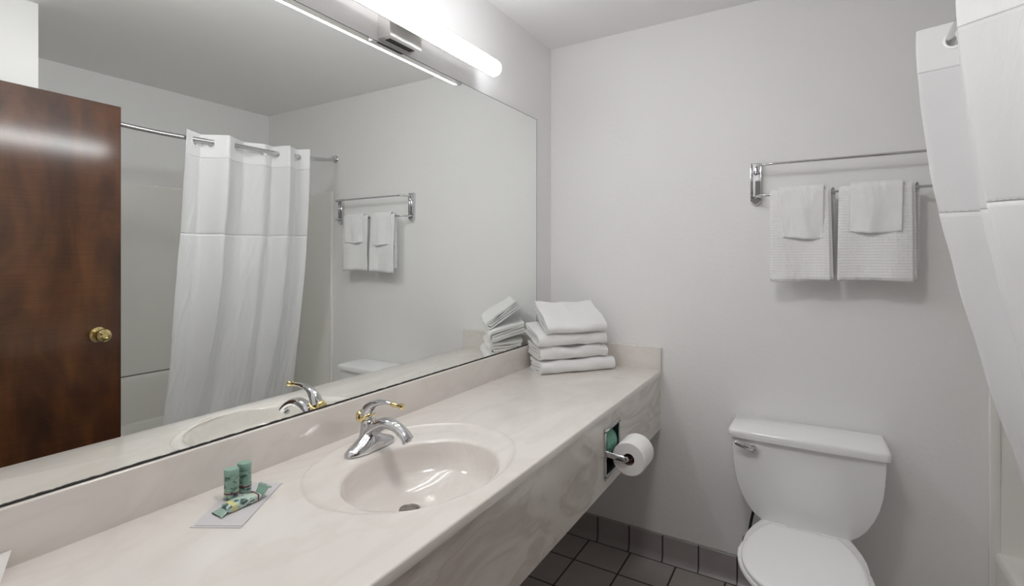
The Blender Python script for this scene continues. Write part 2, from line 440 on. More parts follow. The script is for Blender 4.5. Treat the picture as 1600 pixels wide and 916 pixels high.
# ------------------------------------------------------------------ faucet
FY = .972; FX = .125
FAU = thing('faucet', (FX, FY, ZT), 'chrome single lever faucet with brass accents on the sink deck', 'faucet')
bm = bmesh.new()
rings = []
N = 26
for i in range(N + 1):
    u = -1 + 2 * i / N; uu = u * .084
    e = max(0.0, 1 - abs(u) ** 2.6) ** .5
    wd = .004 + .0245 * e
    ht = .002 + .021 * e + .026 * math.exp(-(uu / .038) ** 2) * e
    rings.append([(FX + math.cos(a) * wd, FY + uu, ZT - .003 + (ht * max(0, math.sin(a)) ** .8 if math.sin(a) > 0 else -.0)) for a in [PI * k / 16 for k in range(17)]] +
                 [(FX, FY + uu, ZT - .003)])
loft(bm, rings)
mesh_obj('base_plate', bm, M['chrome'], FAU, angle=70)
bm = bmesh.new()
lathe(bm, [(.030, 0), (.027, .014), (.0225, .032), (.0205, .048), (.0205, .060), (.019, .067), (.013, .071), (.001, .072)], (FX - .008, FY, ZT + .005), n=32)
mesh_obj('body', bm, M['chrome'], FAU, angle=70)
sp = catmull([(FX - .002, FY, ZT + .040), (FX + .03, FY, ZT + .062), (FX + .062, FY, ZT + .074), (FX + .095, FY, ZT + .070), (FX + .122, FY, ZT + .056), (FX + .136, FY, ZT + .043)], 6)
bm = bmesh.new(); n_ = len(sp)
tube(bm, sp, [lerp(.019, .0125, min(1, i / n_ * 1.6)) for i in range(n_)], 20, flat=[lerp(1.05, 1.5, i / n_) for i in range(n_)])
mesh_obj('spout', bm, M['chrome'], FAU, angle=60)
bm = bmesh.new()
lathe(bm, [(.0125, 0), (.0125, .006), (.010, .007), (.001, .0065)], (0, 0, 0), mtx=Matrix.Translation((FX + .134, FY, ZT + .036)) @ Matrix.Rotation(math.radians(-35), 4, 'Y'))
mesh_obj('aerator', bm, M['chrome_dull'], FAU)
# handle hub: tilted dome with a brass collar and a brass rear disc
HM = Matrix.Translation((FX - .012, FY, ZT + .078)) @ Matrix.Rotation(math.radians(-32), 4, 'Y')
def lm(bm, prof, mtx, n=30):
    return lathe(bm, prof, (0, 0, 0), 'Z', n, mtx)
bm = bmesh.new(); lm(bm, [(.0215, -.004), (.0235, -.001), (.0235, .003), (.0215, .005)], HM)
mesh_obj('collar', bm, M['brass'], FAU, angle=50)
bm = bmesh.new(); lm(bm, [(.0165, -.0), (.018, .004), (.016, .010), (.010, .013), (.006, .012), (.001, .012)], Matrix.Translation((FX - .030, FY, ZT + .078)) @ Matrix.Rotation(math.radians(-97), 4, 'Y'))
mesh_obj('rear_cap', bm, M['brass'], FAU, angle=50)
bm = bmesh.new()
hp = catmull([(FX - .015, FY, ZT + .080), (FX - .004, FY, ZT + .104), (FX + .022, FY, ZT + .121), (FX + .055, FY, ZT + .128), (FX + .085, FY, ZT + .127)], 7)
n_ = len(hp)
tube(bm, hp, [interp(i / (n_ - 1), [0, .25, .5, .75, 1], [.0195, .0165, .0095, .0065, .0052]) for i in range(n_)], 20,
     flat=[interp(i / (n_ - 1), [0, .3, .6, 1], [1.0, 1.0, 1.25, 1.1]) for i in range(n_)])
mesh_obj('lever', bm, M['chrome'], FAU, angle=60)
bm = bmesh.new()
tube(bm, [(FX + .076, FY, ZT + .1272), (FX + .084, FY, ZT + .1272), (FX + .098, FY, ZT + .1265), (FX + .106, FY, ZT + .126), (FX + .110, FY, ZT + .126), (FX + .116, FY, ZT + .126), (FX + .119, FY, ZT + .126)],
     [.0062, .0066, .0058, .0055, .0080, .0080, .004], 18)
mesh_obj('lever_tip', bm, M['brass'], FAU, angle=50)

# ------------------------------------------------------------------ mirror
MIR = tag(mesh_obj('wall_mirror', B(.0008, .006, YF + .01, 2.146, .9665, 2.041, .0006, 1), M['mirror'], smooth=False),
          'large frameless wall mirror above the vanity backsplash, filling most of the wall', 'mirror')
bm = bmesh.new()
def chan(u, v):
    y = lerp(YF + .01, 2.146, u)
    return (.0068 if v > .5 else .0068, y, lerp(.9628, .9672 + .0012 * noise.noise(Vector((y * 45, 0, 0))) + .0008 * noise.noise(Vector((y * 160, 0, 3))), v))
grid(bm, 400, 1, chan)
o = mesh_obj('bottom_channel', bm, M['dark'], MIR); solid(o, .0012, 0)
bm = bmesh.new(); box(bm, .0008, .0066, 2.146, 2.1475, .9665, 2.0425); box(bm, .0008, .0066, YF + .01, 2.146, 2.041, 2.0422)
mesh_obj('edge_strip', bm, simple('grey_mirror_edge', (.12, .13, .125), .4), MIR, smooth=False)

# ------------------------------------------------------------------ vanity light
VL = thing('vanity_light', (.0, 1.19, 2.10), 'long glowing white tube vanity light with a square bracket above the mirror', 'light')
TR, TX, TZ, TY0, TY1 = .031, .098, 2.106, .73, 1.655
bm = bmesh.new()
prof = [(TR * math.sin(a), TY0 + TR * (1 - math.cos(a))) for a in [PI / 2 * k / 7 for k in range(8)]] + [(TR * math.sin(a), TY1 - TR * (1 - math.cos(a))) for a in [PI / 2 * k / 7 for k in range(7, -1, -1)]]
lathe(bm, prof, (TX, 0, TZ), 'Y', 32)
mesh_obj('diffuser_tube', bm, M['tube'], VL)
mesh_obj('bracket', B(.0, .052, 1.119, 1.263, 2.053, 2.15, .002), simple('satin_nickel', (.86, .85, .84), .38, metal=.8), VL)
bm = bmesh.new()
def shell(u, v):
    a = PI + lerp(-1.45, 1.38, u); return (TX + (TR + .0016) * math.cos(a), lerp(TY0 + .012, TY1 - .012, v), TZ + (TR + .0016) * math.sin(a))
grid(bm, 16, 1, shell)
o = mesh_obj('added_light_shield', bm, M['trim'], VL, angle=60); solid(o, .001, 1)  # added shell behind the tube, keeps its glow off the nearby wall
bm = bmesh.new()
box(bm, .03, TX, 1.15, 1.232, 2.095, 2.117, .002)
mesh_obj('tube_arm', bm, M['chrome_dull'], VL)
mesh_obj('bottom_slot', B(.014, .036, 1.136, 1.246, 2.0522, 2.0531), M['blackrubber'], VL, smooth=False)

# ------------------------------------------------------------------ added fill dome, out of view, brightens the tub and toilet side
CL = thing('added_fill_light', (.80, .74, H), 'added round fill light on the ceiling just inside the doorway, out of view', 'light')
bm = bmesh.new(); lathe(bm, [(.001, 0), (.150, 0), (.155, -.006), (.155, -.020), (.148, -.024), (.001, -.024)], (.80, .74, H), n=40)
mesh_obj('fill_base', bm, M['trim'], CL)
m, nt, b = new_mat('fill_glow'); pset(b, (.9, .9, .88), .4)
b.inputs['Emission Color'].default_value = (1.0, .985, .965, 1); b.inputs['Emission Strength'].default_value = FILL_STRENGTH
bm = bmesh.new(); lathe(bm, [(.138, -.0245), (.136, -.038), (.122, -.058), (.09, -.074), (.045, -.083), (.001, -.085)], (.80, .74, H), n=40)
mesh_obj('fill_dome', bm, m, CL)

# ------------------------------------------------------------------ towels
def folded_towel(name, A, e1, L, depth, th, z0, tilt, label, nlay=2, seed=0, sag=0.0, back_th=None):
    """A front-left bottom corner, e1 along the front fold, depth goes back; cross-section is nested folds"""
    e1 = Vector((*e1, 0)).normalized(); e2 = Vector((-e1.y, e1.x, 0))
    ct, st = math.cos(tilt), math.sin(tilt)
    bm = bmesh.new()
    nl = 28
    lay = th / (2 * nlay)
    def place(s, d, h, k):
        x = s * L
        nz = noise.noise(Vector((s * 3.1 + seed, d * 9, k * 1.7 + seed))) * 2.2 - .5 * (abs(2 * s - 1) ** 6)
        n2 = noise.noise(Vector((s * 7.3, d * 20 + seed * 3, k + h * 30)))
        h2 = h * (1 + .10 * nz) + .0032 * n2 + sag * (4 * s * (1 - s)) * (d / depth) * -1
        d2 = d + .0075 * noise.noise(Vector((s * 4 + seed * 2, k * 3, h * 40)))
        p = Vector((*A, z0)) + e1 * (x + .007 * noise.noise(Vector((k * 2.3, d * 14, h * 60 + seed)))) + e2 * (d2 * ct - h2 * st) + Vector((0, 0, d2 * st + h2 * ct))
        return p
    for k in range(nlay):
        r0 = th / 2 - lay * k                       # outer radius of this fold
        t_ = lay * .90
        dstart = (lay * k) * 1.05
        path = []
        nb = 14
        for i in range(nb): path.append((lerp(depth - .006 * k, dstart + r0, i / nb), -1))
        arc = [(dstart + r0 - math.sin(a) * r0, -math.cos(a)) for a in [PI * q / 8 for q in range(9)]]
        outer_ = [(d, th / 2 + s_ * r0) for d, s_ in path] + [(d, th / 2 + c_ * r0) for d, c_ in arc] + [(d, th / 2 + r0) for d, s_ in reversed(path)]
        ri = r0 - t_
        inner_ = [(d, th / 2 - ri) for d, s_ in path] + [(dstart + r0 - math.sin(a) * ri, th / 2 - math.cos(a) * ri) for a in [PI * q / 8 for q in range(9)]] + [(d, th / 2 + ri) for d, s_ in reversed(path)]
        sec = outer_ + inner_[::-1]
        rings = [[place(j / nl, d, h, k) for d, h in sec] for j in range(nl + 1)]
        # round the two ends a little
        for rr, q in ((rings[0], .94), (rings[-1], .94)):
            cz = sum((p for p in rr), Vector()) / len(rr)
        loft(bm, rings)
    # tuck-in wedge at the back so a tilted towel has body
    o = mesh_obj(name, bm, M['towel'], angle=75)
    return tag(o, label, 'towel', None)
E1 = (.637, .771)
g = 'folded towels stacked on the counter'
fold_specs = [
    ((.150, 1.928), .362, .143, .056, .8615, 0.0, 'thick folded white towel at the bottom of the stack on the counter', 2, 1),
    ((.140, 1.936), .332, .160, .056, .9190, .10, 'folded white towel second from the bottom of the counter stack', 2, 4),
    ((.132, 1.930), .336, .180, .050, .9760, .30, 'folded white towel just under the top one of the counter stack', 2, 9),
    ((.157, 1.958), .292, .190, .040, 1.030, .62, 'white towel on top of the counter stack, tilted up against the mirror', 2, 13)]
for A, L, dp, th, z0, tl, lab, nl_, sd in fold_specs:
    o = folded_towel('folded_towel', A, E1, L, dp, th, z0, tl, lab, nl_, sd, sag=.012 if tl > .5 else 0)
    o['group'] = g

# hanging towels on the rack
RX0, RX1, BY, UZ, LZ = .952, 1.583, 2.232, 1.745, 1.622
RACK = thing('towel_rack', (RX0, D, 1.68), 'chrome two bar towel rack screwed to the wall above the toilet', 'towel rack')
for px_ in (RX0, RX1):
    sg = 1 if px_ == RX0 else -1
    bm = bmesh.new()
    box(bm, px_ - .021, px_ + .021, D - .004, D, 1.606, 1.765, .003)
    box(bm, px_ - .021, px_ - .017, D - .018, D - .002, 1.606, 1.765, .0015)
    box(bm, px_ + .017, px_ + .021, D - .018, D - .002, 1.606, 1.765, .0015)
    # round foot of the plate
    lathe(bm, [(.001, -.018), (.015, -.018), (.019, -.012), (.020, 0)], (px_, D, 1.610), 'Y', 20)
    pl = mesh_obj('end_bracket', bm, M['chrome'], RACK, angle=35)
    bm = bmesh.new(); lathe(bm, [(.001, -.010), (.005, -.0095), (.009, -.006), (.010, -.004)], (px_, D, 1.725), 'Y', 16)
    mesh_obj('screw', bm, M['chrome'], pl)
for zz, nm in ((UZ, 'upper_bar'), (LZ, 'lower_bar')):
    pts = catmull([(RX0 + .002, D - .012, zz), (RX0 + .004, D - .035, zz), (RX0 + .013, BY + .018, zz), (RX0 + .045, BY, zz), (RX0 + .12, BY, zz), ((RX0 + RX1) / 2, BY, zz),
                   (RX1 - .12, BY, zz), (RX1 - .045, BY, zz), (RX1 - .013, BY + .018, zz), (RX1 - .004, D - .035, zz), (RX1 - .002, D - .012, zz)], 5)
    bm = bmesh.new(); tube(bm, pts, .0052, 12)
    mesh_obj(nm, bm, M['chrome'], RACK, angle=60)

def drape(name, x0, x1, zbar, r, fl, bl, th, label, cat, group, mat, seed, skew=0.0, flare=0.0, backshift=0.0, layers=1, ybar=BY):
    """a towel hung over the bar: front fall fl, back fall bl"""
    bm = bmesh.new()
    nu, nv = 30, 46
    total = fl + PI * r + bl
    def f(u, v, off=0.0, rr=r):
        d = v * total
        if d < fl: s = fl - d; y, z, k = -rr, -s, s / fl
        elif d < fl + PI * r:
            a = (d - fl) / r; y, z, k = -rr * math.cos(a), rr * math.sin(a), 0
        else: s = d - fl - PI * r; y, z, k = rr, -s, s / bl * .0
        x = lerp(x0, x1, u)
        isb = sstep((d - fl) / (PI * r))
        x += backshift * isb + off
        front = 1 - isb
        kk = max(0, -z) / fl
        x += skew * kk * front
        x = x + (u - .5) * flare * kk * front
        y += -.006 * math.sin(kk * PI * .5) * front - front * kk * (.007 * math.sin(u * 7.5 + seed) + .006 * noise.noise(Vector((u * 3 + seed, kk * 2, 0))))
        y += .0018 * noise.noise(Vector((u * 12 + seed, d * 24, 2)))
        z += -.004 * math.sin(u * 5 + seed) * kk * front + .002 * noise.noise(Vector((u * 9, seed, 5))) * (1 if kk > .8 else 0)
        return (x, ybar + y, zbar + z)
    grid(bm, nu, nv, f)
    for q in range(1, layers):
        grid(bm, nu, nv, lambda u, v, q=q: (lambda p: (p[0], p[1], p[2] + .004 * q))(f(u, v, .007 * q, r * (1 - .30 * q))))
    o = mesh_obj(name, bm, mat, angle=80); solid(o, th, 0)
    return tag(o, label, cat, group)
gh = 'hand towels on the rack'; gf = 'face cloths on the rack'
drape('hand_towel', 1.010, 1.205, LZ, .0165, .338, .32, .006, 'left waffle woven hand towel hanging from the lower bar of the rack', 'towel', gh, M['waffle'], .6, 0.004, .006, .014, 2)
drape('hand_towel', 1.236, 1.452, LZ, .0165, .332, .30, .006, 'right wider waffle woven hand towel hanging from the lower bar of the rack', 'towel', gh, M['waffle'], 2.3, 0.0, .010, .016, 2)
drape('face_cloth', 1.040, 1.190, LZ + .002, .0245, .178, .15, .005, 'small white face cloth hung over the left hand towel', 'face cloth', gf, M['towel'], 4.1, .006, -.018, .004)
drape('face_cloth', 1.272, 1.425, LZ + .002, .0245, .160, .15, .005, 'small white face cloth hung over the right hand towel', 'face cloth', gf, M['towel'], 5.2, -.002, -.004, .008)

# ------------------------------------------------------------------ toilet
TC = 1.127
TOI = thing('toilet', (TC, 1.9, 0), 'white porcelain toilet with a rounded tank, standing against the back wall', 'toilet')
half = [(.243, .684), (.2425, .64), (.240, .60), (.235, .555), (.2255, .51), (.211, .47), (.192, .435), (.168, .405), (.142, .386), (.120, .380)]
prof = [(h, z) for h, z in half] + [(-h, z) for h, z in reversed(half)]
bm = bmesh.new()
# front: gentle bowed face with a crisp edge, widening towards the wall
R2 = []
for y, k, wd in ((2.113, .975, 0), (2.1145, .988, 0), (2.119, .997, 0), (2.125, 1.0, .001), (2.20, 1.0, .012), (2.28, 1.0, .024), (2.298, .99, .024)):
    R2.append([(TC + h * k + math.copysign(wd * sstep((.69 - z) / .16) * (1 if z > .40 else .7), h), y - (.010 * (1 - (h / .25) ** 2) if y < 2.122 else 0), z if z > .66 else .56 + (z - .56) * (k if z < .5 else 1)) for h, z in prof])
loft(bm, R2)
mesh_obj('tank', bm, M['porcelain'], TOI, angle=32)
bm = bmesh.new()
def lid_ring(y0, x0, z, c=.014):
    a, b_ = TC - x0, TC + x0
    f = y0
    pts = [(a + .004, 2.303), (a, 2.298), (a, f + c), (a + c * .35, f + c * .35), (a + c, f)]
    n = 7
    for i in range(1, n): 
        u = i / n; pts.append((lerp(a + c, b_ - c, u), f - .004 * math.sin(u * PI)))
    pts += [(b_ - c, f), (b_ - c * .35, f + c * .35), (b_, f + c), (b_, 2.298), (b_ - .004, 2.303)]
    return [(x, y, z) for x, y in pts]
loft(bm, [lid_ring(2.104, .248, .681), lid_ring(2.099, .2545, .683), lid_ring(2.098, .2555, .690), lid_ring(2.098, .2555, .703), lid_ring(2.1005, .2535, .710), lid_ring(2.106, .2485, .714)])
mesh_obj('tank_lid', bm, M['porcelain'], TOI, angle=40)
# flush handle
bm = bmesh.new()
lathe(bm, [(.001, -.026), (.008, -.025), (.0125, -.020), (.0135, -.012), (.011, -.005), (.012, 0)], (.962, 2.113, .649), 'Y', 20)
hd = mesh_obj('flush_handle', bm, M['chrome'], TOI)
bm = bmesh.new()
tube(bm, catmull([(.960, 2.092, .651), (.945, 2.087, .656), (.925, 2.084, .662), (.900, 2.084, .670)], 5), [.0085 + .002 * math.sin(i / 15 * PI) for i in range(16)], 12)
mesh_obj('lever', bm, M['chrome'], hd)
# bowl
def egg(y0, y1, hw, z, back=.62, sq=0.0, n=40):
    """outline: y0 front, y1 back, half width hw"""
    L = y1 - y0; yc = y0 + L * .52; pts = []
    for k in range(n):
        a = 2 * PI * k / n
        c, s = math.cos(a), math.sin(a)
        if s < 0: pts.append((TC + hw * c, yc + (yc - y0) * s, z))
        else:
            x = hw * (abs(c) ** .9) * (1 if c > 0 else -1); wback = 1 - (1 - back) * s ** 1.5
            pts.append((TC + x * 1.0 if False else TC + lerp(hw * c, hw * back * (1 if c > 0 else -1) * min(1, abs(c) * 2.2), s ** 2), yc + (y1 - yc) * min(1, s * 1.06), z))
    return pts
bm = bmesh.new()
loft(bm, [egg(1.74, 2.20, .105, 0, .8), egg(1.735, 2.20, .108, .03, .8), egg(1.76, 2.18, .098, .10, .8), egg(1.76, 2.19, .10, .17, .8), egg(1.70, 2.21, .125, .24, .8),
          egg(1.635, 2.22, .160, .31, .72), egg(1.605, 2.225, .178, .355, .68), egg(1.60, 2.23, .183, .378, .66), egg(1.602, 2.23, .181, .386, .66), egg(1.615, 2.22, .168, .389, .66)])
mesh_obj('bowl', bm, M['porcelain'], TOI, angle=60)
bm = bmesh.new()
box(bm, TC - .125, TC + .125, 2.06, 2.29, .33, .3815, .012, 3)
mesh_obj('tank_deck', bm, M['porcelain'], TOI)
bm = bmesh.new()
loft(bm, [egg(1.597, 2.05, .183, .3905, .58), egg(1.594, 2.052, .187, .393, .58), egg(1.594, 2.052, .187, .402, .58), egg(1.598, 2.050, .183, .4055, .58)])
mesh_obj('seat', bm, M['seat'], TOI, angle=50)
bm = bmesh.new()
def lidout(s, z, dy=0):
    pts = []
    hw = .172 * s
    F, Bk = 1.598 + (1 - s) * .2, 2.030 - (1 - s) * .1
    n = 44
    yc = 1.80
    for k in range(n + 1):
        a = PI + PI * k / n
        pts.append((TC + hw * math.cos(a), yc + (yc - F) * math.sin(a), z))
    side = [(.171, 1.84), (.166, 1.88), (.157, 1.92), (.144, 1.96), (.128, 1.995), (.112, 2.022), (.104, 2.030)]
    for x, y in side: pts.append((TC + x * s, y if s == 1 else Bk - (2.030 - y) * s, z))
    for x, y in reversed(side): pts.append((TC - x * s, y if s == 1 else Bk - (2.030 - y) * s, z))
    return pts
loft(bm, [lidout(.97, .4065), lidout(1, .409), lidout(1, .4175), lidout(.985, .4205), lidout(.9, .422), lidout(.6, .423), lidout(.3, .4235)])
mesh_obj('seat_lid', bm, M['seat'], TOI, angle=50)
for sx in (-1, 1):
    bm = bmesh.new()
    tube(bm, [(TC + sx * .075 - .022, 2.043, .4075), (TC + sx * .075 + .022, 2.043, .4075)], .0085, 14)
    mesh_obj('hinge', bm, M['seat'], TOI)
bm = bmesh.new()
tube(bm, catmull([(.955, 2.255, .405), (.952, 2.258, .37), (.938, 2.272, .30), (.925, 2.288, .22), (.92, D - .012, .19)], 5), .0055, 10)
mesh_obj('supply_hose', bm, M['hose'], TOI)
bm = bmesh.new()
tube(bm, [(.957, 2.25, .425), (.957, 2.25, .376)], .011, 12)
mesh_obj('hose_nut', bm, M['chrome'], TOI)
bm = bmesh.new()
lathe(bm, [(.022, 0), (.020, -.004), (.009, -.006), (.009, -.03), (.001, -.031)], (.92, D, .19), 'Y', 18)
mesh_obj('shutoff_valve', bm, M['chrome'], TOI)

# ------------------------------------------------------------------ bathtub with surround
TX0, TX1, TZR = 1.682, W, .378
TY0b, TY1b = YT, D
TUB = thing('bathtub', (2.04, 1.55, 0), 'ivory fibreglass bathtub with a moulded wall surround in the alcove', 'bathtub')
def rrect(x0, x1, y0, y1, r, z, n=6):
    pts = []
    for (qx, qy, a0) in ((x1 - r, y1 - r, 0), (x0 + r, y1 - r, PI / 2), (x0 + r, y0 + r, PI), (x1 - r, y0 + r, 1.5 * PI)):
        for k in range(n + 1):
            a = a0 + PI / 2 * k / n; pts.append((qx + r * math.cos(a), qy + r * math.sin(a), z))
    return pts
bm = bmesh.new()
e = .001
loft(bm, [rrect(TX0 + .012, TX1 - e, TY0b + e, TY1b - e, .004, 0.001), rrect(TX0 + .004, TX1 - e, TY0b + e, TY1b - e, .004, .05), rrect(TX0, TX1 - e, TY0b + e, TY1b - e, .006, TZR - .03),
          rrect(TX0, TX1 - e, TY0b + e, TY1b - e, .006, TZR - .008), rrect(TX0 + .005, TX1 - e, TY0b + e, TY1b - e, .006, TZR),
          rrect(TX0 + .050, TX1 - .05, TY0b + .06, TY1b - .06, .09, TZR), rrect(TX0 + .060, TX1 - .058, TY0b + .07, TY1b - .07, .09, TZR - .010),
          rrect(TX0 + .078, TX1 - .075, TY0b + .10, TY1b - .10, .10, .2), rrect(TX0 + .10, TX1 - .10, TY0b + .14, TY1b - .13, .12, .09), rrect(TX0 + .15, TX1 - .15, TY0b + .2, TY1b - .2, .12, .07)])
mesh_obj('tub_basin', bm, M['fiberglass'], TUB, angle=50)
SX = 1.668
# surround panels: an L of three skins, thicker below a ledge at z .66
def skin(prof, p0, p1, nrm):
    bm = bmesh.new()
    p0, p1, nrm = Vector(p0), Vector(p1), Vector(nrm)
    rings = [[p + nrm * d + Vector((0, 0, z)) for d, z in prof] for p in (p0, p1)]
    loft(bm, rings); return bm
SPROF = [(0.0005, TZR), (.040, TZR), (.040, .60), (.036, .636), (.024, .652), (.014, .655), (.013, .665), (.013, 1.806), (.010, 1.818), (.0005, 1.823)]
mesh_obj('surround_panel', skin(SPROF, (W, YT + .001, 0), (W, D - .001, 0), (-1, 0, 0)), M['fiberglass'], TUB, angle=40)
SPROF2 = [(0.0005, TZR), (.016, TZR), (.016, .60), (.013, .66), (.012, 1.806), (.010, 1.818), (.0005, 1.823)]
mesh_obj('surround_panel', skin(SPROF2, (SX + .028, D, 0), (W, D, 0), (0, -1, 0)), M['fiberglass'], TUB, angle=40)
mesh_obj('surround_panel', skin(SPROF2, (SX + .028, YT, 0), (W, YT, 0), (0, 1, 0)), M['fiberglass'], TUB, angle=40)
for y, s in ((D, -1), (YT, 1)):
    bm = bmesh.new(); 
    y1 = y + s * .018
    box(bm, SX, SX + .03, min(y + s * .0005, y1), max(y + s * .0005, y1), .0, 1.825, .005, 3)
    mesh_obj('edge_flange', bm, M['fiberglass'], TUB)
bm = bmesh.new(); box(bm, W - .0148, W - .0135, YT + .02, D - .02, .6555, .6615)
mesh_obj('seam_line', bm, simple('grey_seam', (.14, .135, .12), .6), TUB, smooth=False)

# ------------------------------------------------------------------ curtain rod and curtain
def rod_pt(y):
    q = abs((y - 1.548) / .765); s = 1 - min(1, q) ** 2.9
    sx = s if y > 1.548 else 1 - min(1, q) ** 1.45
    x0 = 1.648 if y > 1.548 else 1.648 + .034 * (1.548 - y) / .765
    return Vector((x0 - .178 * sx, y, 2.042 - .078 * s))
ROD = thing('shower_curtain_rod', (1.648, 1.55, 2.04), 'curved chrome shower rod spanning the tub alcove above the curtain', 'curtain rod')
bm = bmesh.new(); pts = [rod_pt(lerp(YT + .004, D - .004, i / 60)) for i in range(61)]
tube(bm, pts, .0115, 16); mesh_obj('rod', bm, M['chrome_dull'], ROD, angle=60)
for y, s in ((D, -1), (YT, 1)):
    bm = bmesh.new(); lathe(bm, [(.001, s * .030), (.016, s * .030), (.019, s * .026), (.021, s * .006), (.026, s * .003), (.027, 0)], (1.648 if s < 0 else 1.682, y, 2.042), 'Y', 24)
    mesh_obj('flange', bm, M['chrome'], ROD)

VT = [(1.430, 1.945), (1.500, 1.900), (1.400, 1.790), (1.505, 1.752), (1.472, 1.688), (1.520, 1.590), (1.424, 1.460), (1.530, 1.375), (1.478, 1.282)]
VT = [Vector((x, y, 0)) for x, y in VT]
seg = [0]
for a, b_ in zip(VT[:-1], VT[1:]): seg.append(seg[-1] + (b_ - a).length)
def top_curve(s):
    """rounded zig-zag, s in 0..1"""
    def raw(d):
        d = max(0, min(seg[-1], d))
        for i in range(len(VT) - 1):
            if d <= seg[i + 1] + 1e-9: return VT[i].lerp(VT[i + 1], (d - seg[i]) / (seg[i + 1] - seg[i]))
        return VT[-1]
    d = s * seg[-1]; r = .010
    if d < r or d > seg[-1] - r: return raw(d)
    acc = Vector()
    for k in (-1, -.5, 0, .5, 1): acc += raw(d + k * r)
    return acc / 5
ZTOP, ZH, ZW, ZB = 2.012, 1.893, 1.500, .14
def cur(s, z):
    tp_ = top_curve(s)
    ytop = tp_.y
    # bottom curve: soft waves
    yb = lerp(2.045, 1.298, s)
    wave = (.020 * math.sin(s * 21 + .6) + .012 * math.sin(s * 37 + 2)) * min(1, s * 5)
    xb = 1.768 + .0 
    t = (ZTOP - z) / (ZTOP - .42)
    zr = rod_pt(ytop).z + .044 - .010 * s
    if t <= 1:
        g = max(0, t) ** 1.45
        x = lerp(tp_.x, xb, g); y = lerp(ytop, yb, sstep(t) * .55 + .45 * t)
        wv_ = wave * math.sin(min(1, t) * PI) ** .8 * 1.1 if t > 0 else 0
        x += wv_ * .8
        y += .006 * math.sin(s * 60 + z * 5) * t
    else:
        x = xb + (t - 1) * .10; y = yb + .006 * math.sin(s * 60 + z * 5)
    x += .006 * abs(noise.noise(Vector((s * 22 + z * 3, z * 5.5, 14)))) * min(1, max(0, t) * 3)
    x += .008 * noise.noise(Vector((s * 9, z * 2.3, 4))) * min(1, max(0, t) * 3)
    y += .006 * noise.noise(Vector((s * 11, z * 3.1, 9))) * min(1, max(0, t) * 3)
    return Vector((x, y, z + (zr - ZTOP) * max(0, 1 - max(0, t) * 1.5)))
CUR = thing('shower_curtain', (1.5, 1.6, 1.96), 'white hookless shower curtain with a sheer upper band, bunched on the curved rod', 'shower curtain')
NS = 260
def curtain_part(name, z0, z1, nz, mat, th, holes=False):
    bm = bmesh.new()
    V = [[bm.verts.new(cur(i / NS, lerp(z0, z1, j / nz))) for j in range(nz + 1)] for i in range(NS + 1)]
    for i in range(NS):
        for j in range(nz):
            if holes:
                c = cur((i + .5) / NS, lerp(z0, z1, (j + .5) / nz))
                hit = False
                for hs in HOLES:
                    hc = cur(hs, ZTOP - .048)
                    dh = math.hypot((i + .5) / NS * seg[-1] - hs * seg[-1], c.z - hc.z)
                    if dh < .0190: hit = True
                if hit: continue
            bm.faces.new((V[i][j], V[i + 1][j], V[i + 1][j + 1], V[i][j + 1]))
    o = mesh_obj(name, bm, mat, CUR, angle=80)
    return o
mids = []
for i in range(len(VT) - 1):                     # where each panel crosses the rod
    best = min((abs(VT[i].lerp(VT[i + 1], k / 40).x - rod_pt(VT[i].lerp(VT[i + 1], k / 40).y).x), k / 40) for k in range(6, 35))[1]
    mids.append(lerp(seg[i], seg[i + 1], best) / seg[-1])
HOLES = mids
o = curtain_part('header', ZTOP, ZH, 34, M['header'], .0016, True); solid(o, .0016)
o = curtain_part('sheer_window', ZH, ZW, 40, M['sheer'], .0006); solid(o, .0005)
o = curtain_part('skirt', ZW, ZB, 110, M['curtain'], .001); solid(o, .0008)
# stitched bands
for zz in (ZH, ZW):
    bm = bmesh.new()
    for i in range(NS):
        if i % 3 == 2: continue
        a, b_ = cur(i / NS, zz + .004), cur((i + 1) / NS, zz + .004)
        tube(bm, [a, b_], .0009, 5)
    mesh_obj('stitching', bm, M['header'], CUR)
for hs in HOLES:
    c = cur(hs, ZTOP - .048); t1 = (cur(min(1, hs + .02), ZTOP - .048) - cur(hs - .02, ZTOP - .048)).normalized(); up = Vector((0, 0, 1))
    bm = bmesh.new()
    pts = [c + t1 * (math.cos(a) * .0205) + up * (math.sin(a) * .0205) for a in [2 * PI * k / 28 for k in range(28)]]
    nrm = t1.cross(up)
    rings = []
    for p in pts:
        rad = (p - c).normalized()
        rings.append([p + rad * (math.cos(b2) * .0045) + nrm * (math.sin(b2) * .0028) for b2 in [2 * PI * k / 8 for k in range(8)]])
    rings.append(rings[0])
    R = loft(bm, rings, False, False); bmesh.ops.remove_doubles(bm, verts=bm.verts, dist=1e-6)
    mesh_obj('ring', bm, M['seat'], CUR)

